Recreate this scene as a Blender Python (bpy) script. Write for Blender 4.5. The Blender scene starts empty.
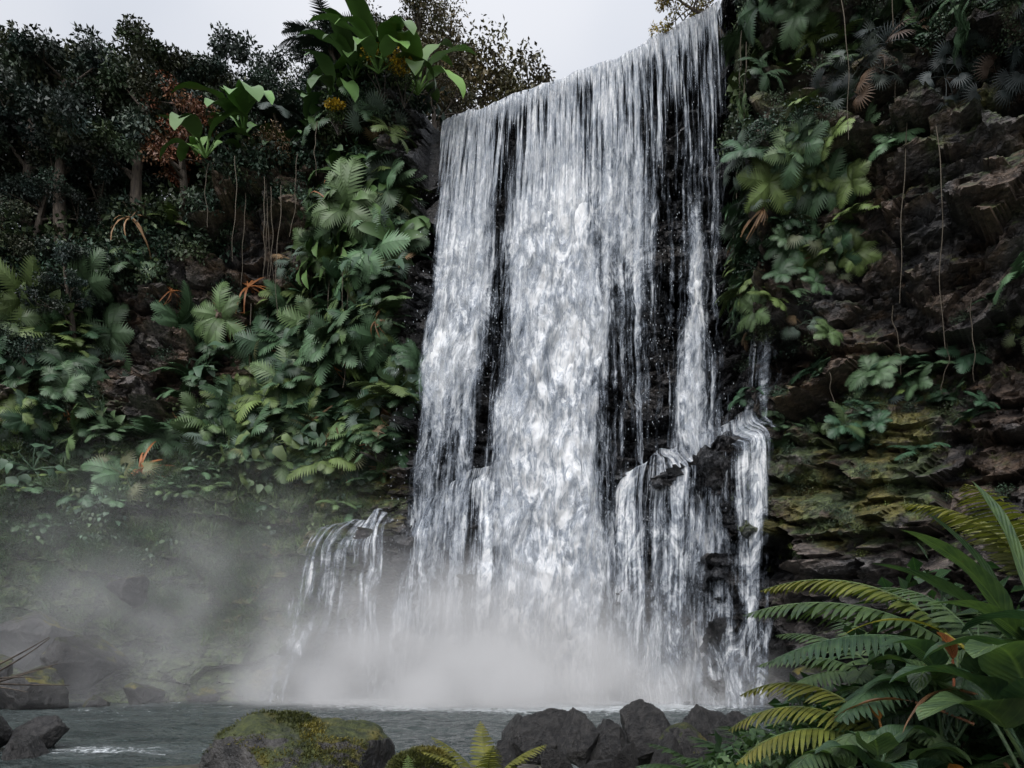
import bpy, math, numpy as np
from mathutils import Vector
R=np.random.default_rng(7)
scene=bpy.context.scene
# ---------------------------------------------------------------- noise
def _h(ix,iy,iz,s):
    n=(ix*73856093)^(iy*19349663)^(iz*83492791)^np.int64(s*26544357+977)
    n=n&0xffffffff
    n=((n^(n>>13))*1274126177)&0xffffffff
    n=((n^(n>>16))*668265263)&0xffffffff
    n=n^(n>>15)
    return n/4294967295.0
def vnoise(x,y,z,s=0):
    xi=np.floor(x).astype(np.int64);yi=np.floor(y).astype(np.int64);zi=np.floor(z).astype(np.int64)
    fx=x-xi;fy=y-yi;fz=z-zi
    fx=fx*fx*(3-2*fx);fy=fy*fy*(3-2*fy);fz=fz*fz*(3-2*fz)
    r=0
    for a in(0,1):
        wa=fx if a else 1-fx
        for b in(0,1):
            wb=fy if b else 1-fy
            for c in(0,1):
                wc=fz if c else 1-fz
                r=r+wa*wb*wc*_h(xi+a,yi+b,zi+c,s)
    return r*2-1
def fbm(x,y,z,f=1.0,oct=4,s=0,g=0.5):
    r=0;a=1;t=0
    for o in range(oct):
        r=r+a*vnoise(x*f+o*17.3,y*f+o*5.1,z*f-o*9.7,s+o);t+=a;a*=g;f*=2.03
    return r/t
def facet(x,y,z,s=0,tilt=0.8):
    """blocky rock: every cell is a tilted plane"""
    xi=np.floor(x).astype(np.int64);yi=np.floor(y).astype(np.int64);zi=np.floor(z).astype(np.int64)
    best=np.full(x.shape,1e9);val=np.zeros(x.shape)
    for a in(-1,0,1):
        for b in(-1,0,1):
            for c in(-1,0,1):
                X=xi+a;Y=yi+b;Z=zi+c
                dx=x-(X+_h(X,Y,Z,s+1));dy=y-(Y+_h(X,Y,Z,s+2));dz=z-(Z+_h(X,Y,Z,s+3))
                d=dx*dx+dy*dy+dz*dz
                v=(_h(X,Y,Z,s+4)-.5)+tilt*(dx*(_h(X,Y,Z,s+5)-.5)+dy*(_h(X,Y,Z,s+7)-.5)+dz*(_h(X,Y,Z,s+6)-.5)*1.6)
                m=d<best
                val=np.where(m,v,val);best=np.where(m,d,best)
    return val
def ss(a,b,x):
    t=np.clip((x-a)/(b-a),0,1);return t*t*(3-2*t)
# ---------------------------------------------------------------- mesh helpers
def mk_obj(name,V,F,mat,UV=None,C=None,attrs=None,smooth=True,parent=None):
    V=np.asarray(V,dtype=np.float32);F=np.asarray(F,dtype=np.int32)
    me=bpy.data.meshes.new(name);n=len(F)
    me.vertices.add(len(V));me.vertices.foreach_set('co',V.ravel())
    me.loops.add(n*4);me.loops.foreach_set('vertex_index',F.ravel())
    me.polygons.add(n)
    me.polygons.foreach_set('loop_start',np.arange(0,n*4,4,dtype=np.int32))
    me.polygons.foreach_set('loop_total',np.full(n,4,dtype=np.int32))
    me.polygons.foreach_set('use_smooth',np.full(n,smooth,dtype=bool))
    me.update(calc_edges=True)
    if UV is not None:
        l=me.uv_layers.new(name='UVMap');l.data.foreach_set('uv',np.asarray(UV,dtype=np.float32)[F.ravel()].ravel())
    if C is not None:
        a=me.color_attributes.new('Col','FLOAT_COLOR','POINT')
        c=np.ones((len(V),4),dtype=np.float32);c[:,:3]=C;a.data.foreach_set('color',c.ravel())
    if attrs:
        for k,v in attrs.items():
            a=me.attributes.new(k,'FLOAT','POINT');a.data.foreach_set('value',np.asarray(v,dtype=np.float32).ravel())
    me.materials.append(mat)
    o=bpy.data.objects.new(name,me);scene.collection.objects.link(o)
    if parent: o.parent=parent
    return o
def grid_faces(ny,nx):
    i=np.arange(ny-1)[:,None]*nx+np.arange(nx-1)[None,:]
    return np.stack([i,i+1,i+nx+1,i+nx],-1).reshape(-1,4)
class MB:
    def __init__(s): s.V=[];s.F=[];s.C=[];s.U=[];s.n=0
    def add(s,V,F,U,C):
        V=np.asarray(V,float);s.V.append(V);s.F.append(np.asarray(F)+s.n);s.U.append(U)
        s.C.append(np.broadcast_to(np.asarray(C,float),(len(V),3)));s.n+=len(V)
    def arr(s): return np.concatenate(s.V),np.concatenate(s.F),np.concatenate(s.U),np.concatenate(s.C)
    def obj(s,name,mat,**k):
        V,F,U,C=s.arr();return mk_obj(name,V,F,mat,UV=U,C=C,**k)
def rz(a): c,s=math.cos(a),math.sin(a);return np.array([[c,-s,0],[s,c,0],[0,0,1.]])
def nrm(v): v=np.asarray(v,float);return v/(np.linalg.norm(v)+1e-9)
def frame(x,up):
    x=nrm(x);y=np.cross(up,x)
    if np.linalg.norm(y)<1e-4:y=np.array([0,1,0.])
    y=nrm(y);z=np.cross(x,y);return np.stack([x,y,z],1)
def strip(L,W,seg=4,p0=0.,droop=0.,fold=0.,prof=None,wav=0.,side=0.):
    if prof is None: prof=lambda t:math.sin(math.pi*min(1,max(0,t))**.75)
    V=[];U=[];x=z=y=0.;ph=R.random()*6
    for i in range(seg+1):
        t=i/seg;p=p0-droop*t;w=W*.5*max(.02,prof(t))
        f=fold+wav*math.sin(t*9+ph)
        nx,nz=-math.sin(p),math.cos(p)
        for sgn in(-1,0,1):
            up=abs(sgn)*w*math.sin(f+(wav*sgn*math.sin(t*13+ph)))
            V.append((x+nx*up,y+sgn*w*math.cos(f),z+nz*up));U.append((.5+.5*sgn,t))
        x+=math.cos(p)*L/seg;z+=math.sin(p)*L/seg;y+=side*L/seg*t
    return np.array(V),grid_faces(seg+1,3),np.array(U)
def tube(P,r,n=5):
    P=np.asarray(P,float);m=len(P);r=np.broadcast_to(r,(m,))
    T=np.gradient(P,axis=0);T/=np.linalg.norm(T,axis=1)[:,None]+1e-9
    ref=np.array([.31,.95,.1]) if abs(T[0][2])>.7 else np.array([0,0,1.])
    A=np.cross(T,ref);A/=np.linalg.norm(A,axis=1)[:,None]+1e-9;B=np.cross(T,A)
    a=np.linspace(0,2*math.pi,n+1)
    V=P[:,None]+r[:,None,None]*(A[:,None]*np.cos(a)[None,:,None]+B[:,None]*np.sin(a)[None,:,None])
    U=np.stack(np.broadcast_arrays(np.linspace(0,1,n+1)[None],np.linspace(0,1,m)[:,None]),-1)
    return V.reshape(-1,3),grid_faces(m,n+1),U.reshape(-1,2)
def arc(yaw,p0,L,droop,n):
    P=[np.zeros(3)];T=[]
    for i in range(n+1):
        p=p0-droop*(i/n)
        d=np.array([math.cos(p)*math.cos(yaw),math.cos(p)*math.sin(yaw),math.sin(p)]);T.append(d)
        if i<n:P.append(P[-1]+d*L/n)
    return np.array(P),np.array(T)
# ---------------------------------------------------------------- plant templates
def add_frond(mb,base,yaw,p0,L,droop,np_=14,pw=.16,plen=.3,col=(.04,.07,.03),seg=1,hi=False,tip=None):
    P,T=arc(yaw,p0,L,droop,np_+2);P=P+base
    side=np.array([-math.sin(yaw),math.cos(yaw),0])
    V,F,U=tube(P,np.linspace(.012,.004,len(P))*L*.7,4);mb.add(V,F,U,np.array(col)*1.3)
    tip=col if tip is None else tip
    for i in range(1,len(P)):
        t=i/(len(P)-1)
        l=plen*L*(math.sin(math.pi*min(1,t*.86+.12))**.75)*(1 if t<.97 else .6)
        for s in(-1,1):
            d=nrm(side*s*1.0+T[i]*(.35+.5*t)+np.array([0,0,-.18-.2*R.random()]))
            M=frame(d,np.cross(T[i],side)*1.0+np.array([0,0,.001]))
            if M[2,2]<0: M[:,1:]*=-1
            V,F,U=strip(l*R.uniform(.88,1.06),pw*L*.55 if not hi else pw*L*.5,seg if not hi else 5,0,.35+R.random()*.3,.15 if hi else 0,prof=(lambda t:(1-t)**.6*(.75+.5*t)) )
            c=np.array(col)*(1-t)+np.array(tip)*t
            mb.add(V@M.T+P[i],F,U,c*R.uniform(.8,1.2))
def T_fern(nf=10,col=(.055,.095,.048),**k):
    mb=MB()
    for i in range(nf):
        add_frond(mb,np.zeros(3),i*2.4+R.normal()*.2,R.uniform(.5,1.2),R.uniform(.8,1.15),R.uniform(1.1,1.9),col=np.array(col)*R.uniform(.75,1.25),**k)
    return mb.arr()
heart=lambda t:(min(1,(t*7+.05))**.5)*(1-t)**.62*(1.15) if t<.999 else .02
def T_broad(n=11,ls=.5,col=(.05,.085,.052),w=.75,up=.8,seg=5):
    mb=MB()
    for i in range(n):
        yaw=i*2.4+R.normal()*.3;p0=R.uniform(.4,1.35)*up;L=R.uniform(.45,.95)
        P,T=arc(yaw,p0,L,R.uniform(.3,.9),5)
        V,F,U=tube(P,.013,4);c=np.array(col)*R.uniform(.7,1.3);mb.add(V,F,U,c)
        M=rz(yaw+R.normal()*.2)
        l=ls*R.uniform(.7,1.2)
        V,F,U=strip(l,l*w,seg,R.uniform(-.9,.1),R.uniform(.4,1.1),.2,prof=heart,wav=.08)
        mb.add(V@M.T+P[-1],F,U,c)
    return mb.arr()
def T_banana(n=9,col=(.08,.14,.045),L0=1.0,w=.34):
    mb=MB();mp=lambda t:min(1,(t*5+.02))**.7*max(0,1-t**4)**.6
    for i in range(n):
        yaw=i*2.4+R.normal()*.3;p0=R.uniform(.4,1.3);L=R.uniform(.7,1.1)*L0
        P,T=arc(yaw,p0+.1,.3*L,.1,3)
        V,F,U=tube(P,.02,5);mb.add(V,F,U,np.array(col)*1.1)
        c=np.array(col)*R.uniform(.6,1.3)
        V,F,U=strip(L,w*L,9,p0,R.uniform(1.1,2.1),.25,prof=mp,wav=.14)
        mb.add(V@rz(yaw).T+P[-1],F,U,c)
    return mb.arr()
def T_fan(n=8,col=(.06,.08,.062),seg=17,dead=0):
    mb=MB()
    for i in range(n):
        yaw=i*2.4+R.normal()*.3;p0=R.uniform(-.2,1.2)
        P,T=arc(yaw,p0,R.uniform(.4,.8),R.uniform(.4,.9),5)
        c=np.array(col)*R.uniform(.7,1.3)
        if R.random()<dead:c=np.array((.14,.09,.05))*R.uniform(.6,1.2)
        V,F,U=tube(P,.012,4);mb.add(V,F,U,c)
        A=frame(T[-1],np.array([0,0,1.]))
        for k in range(seg):
            a=-1.9+3.8*k/(seg-1)
            V,F,U=strip(.5*(.75+.25*math.cos(a)),.055,3,0,.8,.3,prof=lambda t:min(1,.3+t*2)*(1-t)**.5)
            mb.add(V@(A@rz(a)).T+P[-1],F,U,c*R.uniform(.85,1.15))
    return mb.arr()
def rleaves(P,L,W,dirs=None,col=(.04,.07,.03),var=.3):
    """cloud of small rhombic leaves"""
    n=len(P);d=R.normal(size=(n,3))
    if dirs is not None:d=d*.6+dirs
    d[:,2]-=.3;d/=np.linalg.norm(d,axis=1)[:,None]
    up=R.normal(size=(n,3))*.55+np.array([0,-.25,1.]);s=np.cross(up,d);s/=np.linalg.norm(s,axis=1)[:,None]+1e-9
    q=np.cross(d,s)
    l=L*R.uniform(.6,1.3,(n,1));w=W*R.uniform(.6,1.3,(n,1))
    V=np.stack([P,P+d*l*.45+s*w*.5+q*l*.08,P+d*l,P+d*l*.45-s*w*.5+q*l*.08],1).reshape(-1,3)
    F=np.arange(n*4).reshape(-1,4)
    U=np.tile(np.array([[.5,0],[1,.45],[.5,1],[0,.45]]),(n,1))
    C=np.repeat(np.asarray(col)*R.uniform(1-var,1+var,(n,1)),4,0)
    return V,F,U,C
def ball(n,r):
    p=R.normal(size=(n,3));p/=np.linalg.norm(p,axis=1)[:,None]
    return p*(R.random((n,1))**.4)*np.asarray(r)
def T_shrub(n=170,col=(.040,.064,.037),L=.2,W=.11,lob=5):
    mb=MB()
    for k in range(lob):
        c=ball(1,(.6,.6,.35))[0]+np.array([0,0,.45]);P=ball(n//lob,R.uniform(.3,.5))
        V,F,U,C=rleaves(P+c,L,W,dirs=P*2,col=np.array(col)*R.uniform(.6,1.5));mb.add(V,F,U,C)
    for k in range(5):
        P,T=arc(R.random()*6,R.uniform(.6,1.4),.8,.4,4);V,F,U=tube(P,.012,4);mb.add(V,F,U,(.04,.03,.02))
    return mb.arr()
def T_grass(n=22,col=(.07,.10,.04),L=.5):
    mb=MB()
    for i in range(n):
        V,F,U=strip(L*R.uniform(.5,1.2),.03,3,R.uniform(.7,1.5),R.uniform(.5,1.8),.2,prof=lambda t:(1-t)**.6)
        mb.add(V@rz(R.random()*6.3).T+R.normal(size=3)*[.08,.08,0],F,U,np.array(col)*R.uniform(.6,1.4))
    return mb.arr()
def T_dead(n=14,col=(.22,.13,.065)):
    mb=MB()
    for i in range(n):
        V,F,U=strip(R.uniform(.6,1.2),.07,5,R.uniform(-.8,.5),R.uniform(1.,2.),.3,prof=lambda t:.5+.5*(1-t),wav=.3)
        mb.add(V@rz(R.random()*6.3).T,F,U,np.array(col)*R.uniform(.4,1.3))
    return mb.arr()
def inst(mb,T,pos,scale,up=(0,0,1),out=(0,-1,0),yaw=None,tint=(1,1,1)):
    V,F,U,C=T;up=nrm(up);x=np.asarray(out,float)-np.dot(out,up)*up
    if np.linalg.norm(x)<1e-3:x=np.array([1,0,0.])
    x=nrm(x);y=np.cross(up,x);M=np.stack([x,y,up],1)
    M=M@rz(R.random()*6.283 if yaw is None else yaw)
    mb.add((V*scale)@M.T+pos,F,U,C*np.asarray(tint))
# ---------------------------------------------------------------- materials
def newmat(name):
    m=bpy.data.materials.new(name);m.use_nodes=True;nt=m.node_tree;nt.nodes.clear();return m,nt
class N:
    def __init__(s,nt): s.nt=nt
    def __call__(s,t,inp=None,**p):
        n=s.nt.nodes.new(t)
        for k,v in p.items(): setattr(n,k,v)
        if inp:
            for k,v in inp.items():
                if isinstance(v,bpy.types.NodeSocket): s.nt.links.new(v,n.inputs[k])
                else: n.inputs[k].default_value=v
        return n
    def math(s,op,a,b=0.,c=None,clamp=False):
        d={0:a,1:b}
        if c is not None:d[2]=c
        return s('ShaderNodeMath',d,operation=op,use_clamp=clamp).outputs[0]
    def mr(s,v,a,b,c=0.,d=1.,st='SMOOTHSTEP'):
        return s('ShaderNodeMapRange',{'Value':v,'From Min':a,'From Max':b,'To Min':c,'To Max':d},interpolation_type=st).outputs[0]
    def noise(s,vec,sc,det=4,r=.55,dist=0.,dims='3D'):
        d={'Scale':sc,'Detail':det,'Roughness':r,'Distortion':dist}
        if vec is not None:d['Vector']=vec
        return s('ShaderNodeTexNoise',d,noise_dimensions=dims).outputs[0]
    def mix(s,f,a,b,bt='MIX'):
        n=s.nt.nodes.new('ShaderNodeMix');n.data_type='RGBA';n.blend_type=bt
        for k,v in((0,f),(6,a),(7,b)):
            if isinstance(v,bpy.types.NodeSocket): s.nt.links.new(v,n.inputs[k])
            else: n.inputs[k].default_value=v if k==0 else (*v,1)
        return n.outputs[2]
    def attr(s,name): return s('ShaderNodeAttribute',attribute_name=name)
    def vmul(s,v,b): return s('ShaderNodeVectorMath',{0:v,1:b},operation='MULTIPLY').outputs[0]
def leaf_mat(name,veins=False,rough=.42):
    m,nt=newmat(name);n=N(nt)
    col=n.attr('Col').outputs['Color'];geo=n('ShaderNodeNewGeometry')
    bs=None
    if veins:
        uv=n('ShaderNodeUVMap').outputs[0];sp=n('ShaderNodeSeparateXYZ',{0:uv})
        ax=n.math('ABSOLUTE',n.math('SUBTRACT',sp.outputs[0],.5))
        mid=n.mr(ax,.0,.05,1.,0.)
        nz=n.noise(geo.outputs['Position'],9,3)
        c=n.mix(n.mr(nz,.3,.7,.0,1.),n.mix(1.,col,(.62,.65,.75),'MULTIPLY'),n.mix(1.,col,(1.3,1.2,1.),'MULTIPLY'))
        w=n.math('SINE',n.math('MULTIPLY',n.math('SUBTRACT',sp.outputs[1],n.math('MULTIPLY',ax,.45)),75.))
        vv=n.mr(w,.75,1.,0.,1.)
        c=n.mix(n.math('MULTIPLY',vv,.35),c,n.mix(1.,col,(1.7,1.6,1.3),'MULTIPLY'))
        c=n.mix(n.math('MULTIPLY',mid,.6),c,n.mix(1.,col,(2.6,2.2,1.6),'MULTIPLY'))
        spots=n.mr(n.noise(geo.outputs['Position'],38,3),.66,.72,0.,.7)
        c=n.mix(spots,c,(.09,.06,.02))
        bs=n('ShaderNodeBump',{'Height':n.math('ADD',n.math('MULTIPLY',w,.5),n.math('MULTIPLY',mid,-1.5)),'Strength':.45,'Distance':.006}).outputs[0]
    else: c=col
    p=n('ShaderNodeBsdfPrincipled',{'Base Color':c,'Roughness':rough,'Specular IOR Level':.4})
    if bs: nt.links.new(bs,p.inputs['Normal'])
    if veins:
        tr=n('ShaderNodeBsdfTranslucent',{'Color':n.mix(1.,c,(1.3,1.5,.7),'MULTIPLY')})
        mx=n('ShaderNodeMixShader',{0:.22,1:p.outputs[0],2:tr.outputs[0]})
        n('ShaderNodeOutputMaterial',{0:mx.outputs[0]})
    else: n('ShaderNodeOutputMaterial',{0:p.outputs[0]})
    return m
M_leaf=leaf_mat('leaf_foliage',False,.5);M_leafhi=leaf_mat('veined_leaf',True,.36)
def bark():
    m,nt=newmat('bark');n=N(nt);g=n('ShaderNodeNewGeometry').outputs['Position']
    nz=n.noise(n.vmul(g,(3,3,.7)),3,3)
    c=n.mix(n.mr(nz,.3,.7),(.03,.022,.017),(.10,.08,.06))
    p=n('ShaderNodeBsdfPrincipled',{'Base Color':c,'Roughness':.85})
    n('ShaderNodeOutputMaterial',{0:p.outputs[0]});return m
M_bark=bark()
def cliff_mat():
    m,nt=newmat('cliff_rock');n=N(nt);P=n('ShaderNodeNewGeometry').outputs['Position']
    col=n.attr('Col').outputs['Color'];wet=n.attr('wet').outputs['Fac']
    n4=n.noise(n.vmul(P,(1,1,1.6)),4.,4,.64)
    c=n.mix(1.,col,n.mix(n.mr(n4,.32,.68),(.42,.42,.44),(1.5,1.47,1.43)),'MULTIPLY')
    b=n('ShaderNodeBump',{'Height':n4,'Strength':.9,'Distance':.25}).outputs[0]
    p=n('ShaderNodeBsdfPrincipled',{'Base Color':c,'Roughness':n.mr(wet,0.,1.,.62,.22,'LINEAR'),'Normal':b})
    n('ShaderNodeOutputMaterial',{0:p.outputs[0]});return m
M_cliff=cliff_mat()
def rock_mat(name,mossy=.0,dark=1.,sc=1.,rough=.42):
    m,nt=newmat(name);n=N(nt);geo=n('ShaderNodeNewGeometry');P=n('ShaderNodeTexCoord').outputs['Object']
    n2=n.noise(P,2.3*sc,6,.7,.2);n4=n.noise(P,9*sc,4,.7)
    c=n.mix(n.mr(n2,.35,.66),(.030*dark,.029*dark,.031*dark),(.15*dark,.14*dark,.132*dark))
    c=n.mix(n.mr(n4,.60,.74,0.,.5),c,(.32*dark,.31*dark,.28*dark))
    h=n.math('ADD',n.math('MULTIPLY',n2,.7),n.math('MULTIPLY',n4,.3))
    ro=rough
    if mossy>0:
        sep=n('ShaderNodeSeparateXYZ',{0:geo.outputs['Normal']})
        up=n.mr(sep.outputs[2],.25,.75);mossn=n.noise(P,.8*sc,5,.65)
        cov=n.math('ADD',n.math('ADD',n.math('MULTIPLY',up,.55),mossy*.85-.35),n.math('MULTIPLY',n.math('SUBTRACT',mossn,.5),1.6))
        cov=n.mr(cov,.42,.62)
        n5=n.noise(P,6*sc,5,.75)
        mc=n.mix(n.mr(n5,.32,.7),(.014,.022,.008),(.075,.088,.022))
        mc=n.mix(n.mr(mossn,.5,.66),mc,(.15,.125,.025))
        c=n.mix(cov,c,mc);h=n.math('ADD',h,n.math('MULTIPLY',n5,.4));ro=n.math('ADD',n.math('MULTIPLY',cov,.4),rough)
    b=n('ShaderNodeBump',{'Height':h,'Strength':1.,'Distance':.3/sc}).outputs[0]
    p=n('ShaderNodeBsdfPrincipled',{'Base Color':c,'Roughness':ro,'Normal':b})
    n('ShaderNodeOutputMaterial',{0:p.outputs[0]});return m
M_boulder=rock_mat('mossy_boulder_rock',.60,.5,1.6)
M_rock=rock_mat('dark_river_rock',0.,.26,2.2,.34)
M_rockm=rock_mat('dark_river_rock_mossy',.4,.25,1.6)
# ---------------------------------------------------------------- cliff
def smooth_interp(xs,ys):
    g=np.linspace(xs[0],xs[-1],1500);v=np.interp(g,xs,ys);k=31
    vp=np.pad(v,k//2,mode='edge');v=np.convolve(vp,np.ones(k)/k,'valid');return lambda x:np.interp(x,g,v)
Y0=smooth_interp([-60,-48,-36,-26,-16,-9,-4,3,11,13.5,16,20,25,32,40],[16,30,40,44.5,46,45,43,41,38,36.6,34,30.5,26,18,6])
Hx=[-60,-40,-28,-20,-15,-10,-5,-4.2,1,7,10.6,11.1,12,13,16,40];Hy=[22,24,26,29,32,33.8,33.6,32.9,33.5,34.5,35.6,37,40,42,48,50]
Hr=lambda x:np.interp(x,Hx,Hy)
def tier(X,z,xa,xb,zt,out,grow):
    zt2=zt+.8*fbm(X*.7,0*X,0*X,1,3,91)
    return out*ss(xa-.7,xa+.5,X)*(1-ss(xb-.5,xb+.7,X))*ss(zt2+.25,zt2-1.4,z)*(1+grow*np.clip(zt2-z,0,20)/zt)
def dmacro(X,z):
    H=Hr(X)
    wl=1-ss(-13,-6.5,X)
    d=wl*(8.0*np.clip(1-z/17,0,1)**1.35)
    d+=-wl*1.5*ss(14,20,z)*(1-ss(24,30,z))
    fa=ss(-6,-3,X)*(1-ss(10.5,12.5,X))
    d+=fa*(-1.6*ss(0,3,H-z))
    wr=ss(11.5,14.5,X)
    d+=wr*(1.3*ss(14,15.2,z)+1.2*ss(17.2,18.,z)-1.6*ss(19.5,27,z)*0.4+1.4*ss(13.0,11.0,z)*np.clip(1-(z-4)/14,0,1.3))
    d+=tier(X,z,5.6,11.8,13.4,2.9,.25)
    d+=tier(X,z,-5.2,-.5,12.3,3.1,.3)
    d+=tier(X,z,-10.8,-6.9,10.2,2.2,.35)
    d+=tier(X,z,10.4,13.2,20.5,1.5,.0)
    d+=1.5*np.exp(-((X-14.2)/1.3)**2)*ss(15,19,z)
    return d
nx=780;nf=470;npl=50
Xg=np.concatenate([np.linspace(-58,-32,50,endpoint=False),np.linspace(-32,23,670,endpoint=False),np.linspace(23,40,60)])
tf=np.linspace(0,1,nf)[:,None]
XX=np.broadcast_to(Xg[None],(nf,nx));H=Hr(XX);ZZ=-2+(H+2)*tf
YY=Y0(XX);dY=(Y0(XX+.2)-Y0(XX-.2))/.4
nl=np.sqrt(1+dY*dY);nX=dY/nl;nY=-1/nl
d=dmacro(XX,ZZ)
wl=1-ss(-13,-6.5,XX);wr=ss(11.5,14.5,XX);wf=1-np.clip(wl+wr,0,1)
top=ss(0,1.2,H-ZZ)
lipk=np.where((XX>-4.4)&(XX<11),top,1.)
d=d+lipk*(1.2*fbm(XX,YY,ZZ,.16,3,11))
zs=ZZ*.5+.7*fbm(XX,YY,ZZ,.16,3,21)+XX*.07
fr_=zs-np.floor(zs)
iz=np.floor(zs).astype(np.int64);stn=_h(iz,0*iz,0*iz,5)
brk=ss(-.35,.25,fbm(XX,YY,ZZ,.3,3,35))
d=d+lipk*(wr*1.25+wf*.6+wl*.5)*(.35+.75*brk)*((stn-.5)*1.3+.7*ss(0,.07,fr_)*(1-ss(.45,1,fr_)))*(.75+.7*fbm(XX,YY,ZZ,.12,2,31))
wob=fbm(XX,YY,ZZ,.9,3,41)
v1=facet(XX*.27+wob*.06,YY*.27,ZZ*.44+wob*.06,51,1.7)
v2=facet(XX*.8+wob*.1,YY*.8,ZZ*1.35+wob*.1,61,1.9)
v3=facet(XX*2.1+wob*.15,YY*2.1,ZZ*3.2,67,2.2)
bank=wl*(1-ss(13,17,ZZ))
kk=lipk*(1-.6*bank)
d=d+kk*(1.8*v1+.65*v2+.18*v3+.08*fbm(XX,YY,ZZ,1.6,4,71,.65))
# under the lip nothing may stick out beyond the falling water
lim=np.where((XX>-4.6)&(XX<11),-.15+.42*np.sqrt(np.clip(H-ZZ,0,50)),99.)
d=np.where(H-ZZ<16,np.minimum(d,lim),d)
PX=XX+nX*d;PY=YY+nY*d;PZ=ZZ+kk*.2*fbm(XX,YY,ZZ,.6,3,81)*ss(0,1,H-ZZ)
tp=(np.linspace(0,1,npl+1)[1:,None])**1.8*55
XP=np.broadcast_to(Xg[None],(npl,nx))
lw=1-ss(-6,-4.6,XP)
ch=ss(-5.2,-4.4,XP)*(1-ss(10.7,11.2,XP))
PYp=PY[-1][None]+tp*1.0
PZp=PZ[-1][None]+lw*(tp*.33)*(1-ss(18,40,tp)*.3)+ (ss(11,13,XP))*tp*.1+ (1-ch)*.6*fbm(XP,PYp,0*XP,.35,3,15)*ss(0,2,tp)-ch*.5*ss(0,.6,tp)
PXp=PX[-1][None]+tp*.75*ss(9.5,10.9,XP)
VX=np.vstack([PX,PXp]);VY=np.vstack([PY,PYp]);VZ=np.vstack([PZ,PZp])
CV=np.stack([VX,VY,VZ],-1)
du=np.gradient(CV,axis=1);dv=np.gradient(CV,axis=0);NN=np.cross(du,dv);NN/=np.linalg.norm(NN,axis=-1)[...,None]+1e-9
if NN[100,300,1]>0:NN=-NN
def box(x,z,x0,x1,z0,z1,s=1.):
    return ss(x0-s,x0+s,x)*(1-ss(x1-s,x1+s,x))*ss(z0-s,z0+s,z)*(1-ss(z1-s,z1+s,z))
rockA=np.clip(box(XX,ZZ,-24,-14.5,17.5,29.0,1.)*(1.1-.5*ss(-.1,.5,fbm(XX,ZZ,0*XX,.4,3,77))),0,1)
wv=1-ss(-7.0,-5.2,XX)
moss=1.05*bank+.4*wv+.8*box(XX,ZZ,12.3,18.5,7.5,13.2,.8)+.42*wr*ss(15,24,ZZ)*(1-ss(16,20,XX)*.3)
moss=moss-.5*rockA-.35*wl*(1-ss(1.5,5,ZZ))
moss=np.clip(moss,0,1)*(1-.8*wf*(1-wv))
wet=np.clip(ss(-7.0,-5,XX)*(1-ss(12,15,XX))+.7*(1-ss(1,6,ZZ))*(1-.6*wl)+.6*box(XX,ZZ,-12,-6,0,10,1.)+.4*wr,0,1)
warm=np.clip(.6*wl*ss(15,19,ZZ)+.05*wl+wr*(.7-.4*(1-ss(7,10,ZZ)))*(1-.5*ss(22,28,ZZ))+.3*wf,0,1)
pad=lambda a,v:np.vstack([a,np.full((npl,nx),v)])
mossA,wetA,warmA=pad(moss,.8),pad(wet,0.),pad(warm,.3)
def lerp(a,b,t): return a*(1-t[...,None])+b*t[...,None]
cA=lambda *c:np.array(c)
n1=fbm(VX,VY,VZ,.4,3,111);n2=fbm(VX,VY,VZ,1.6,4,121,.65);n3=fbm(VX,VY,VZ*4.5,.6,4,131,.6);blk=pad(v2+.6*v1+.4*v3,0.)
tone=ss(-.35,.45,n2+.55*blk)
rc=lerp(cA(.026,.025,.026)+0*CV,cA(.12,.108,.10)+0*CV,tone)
wc=lerp(cA(.032,.021,.016)+0*CV,cA(.165,.108,.072)+0*CV,tone)
rc=lerp(rc,wc,ss(-.25,.15,n1)*warmA)
rc=lerp(rc,cA(.21,.115,.045)+0*CV,.4*ss(.18,.42,n3)*warmA)
rc=lerp(rc,rc*cA(.32,.40,.50),wetA*.9)
cov=mossA*.85+.35*ss(.15,.7,NN[...,2])+.75*fbm(VX,VY,VZ,.8,4,141,.6)
cov=ss(.42,.68,cov)*(1-.9*wetA*(1-.8*pad(np.clip(wl+wr*.8,0,1),0)))
mc=lerp(cA(.024,.042,.018)+0*CV,cA(.085,.118,.045)+0*CV,ss(-.3,.4,fbm(VX,VY,VZ,3.2,3,151,.7)))
och=ss(.0,.35,fbm(VX,VY,VZ,.7,3,161))*np.clip(ss(-19,-13,VX)*1.+0,0.05,1)
mc=lerp(mc,cA(.15,.125,.03)+0*CV,och*.65)
rc=lerp(rc,mc,cov)
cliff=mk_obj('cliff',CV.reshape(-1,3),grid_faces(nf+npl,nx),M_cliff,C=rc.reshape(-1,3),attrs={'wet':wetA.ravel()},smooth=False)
FX,FZ=XX,ZZ
env=PY.copy()
for ax_,r_ in((0,6),(1,4)):
    e=env.copy()
    for k in range(-r_,r_+1): e=np.minimum(e,np.roll(env,k,ax_))
    env=e
for ax_ in(0,1):
    e=0*env
    for k in range(-6,7): e=e+np.roll(env,k,ax_)
    env=e/13
def env_y(X,Z):
    j=np.clip(np.interp(X,Xg,np.arange(nx)),0,nx-2);i=np.clip((Z+2)/(Hr(X)+2)*(nf-1),0,nf-2)
    i0=i.astype(int);j0=j.astype(int);fi=i-i0;fj=j-j0
    return (env[i0,j0]*(1-fi)+env[i0+1,j0]*fi)*(1-fj)+(env[i0,j0+1]*(1-fi)+env[i0+1,j0+1]*fi)*fj
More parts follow.
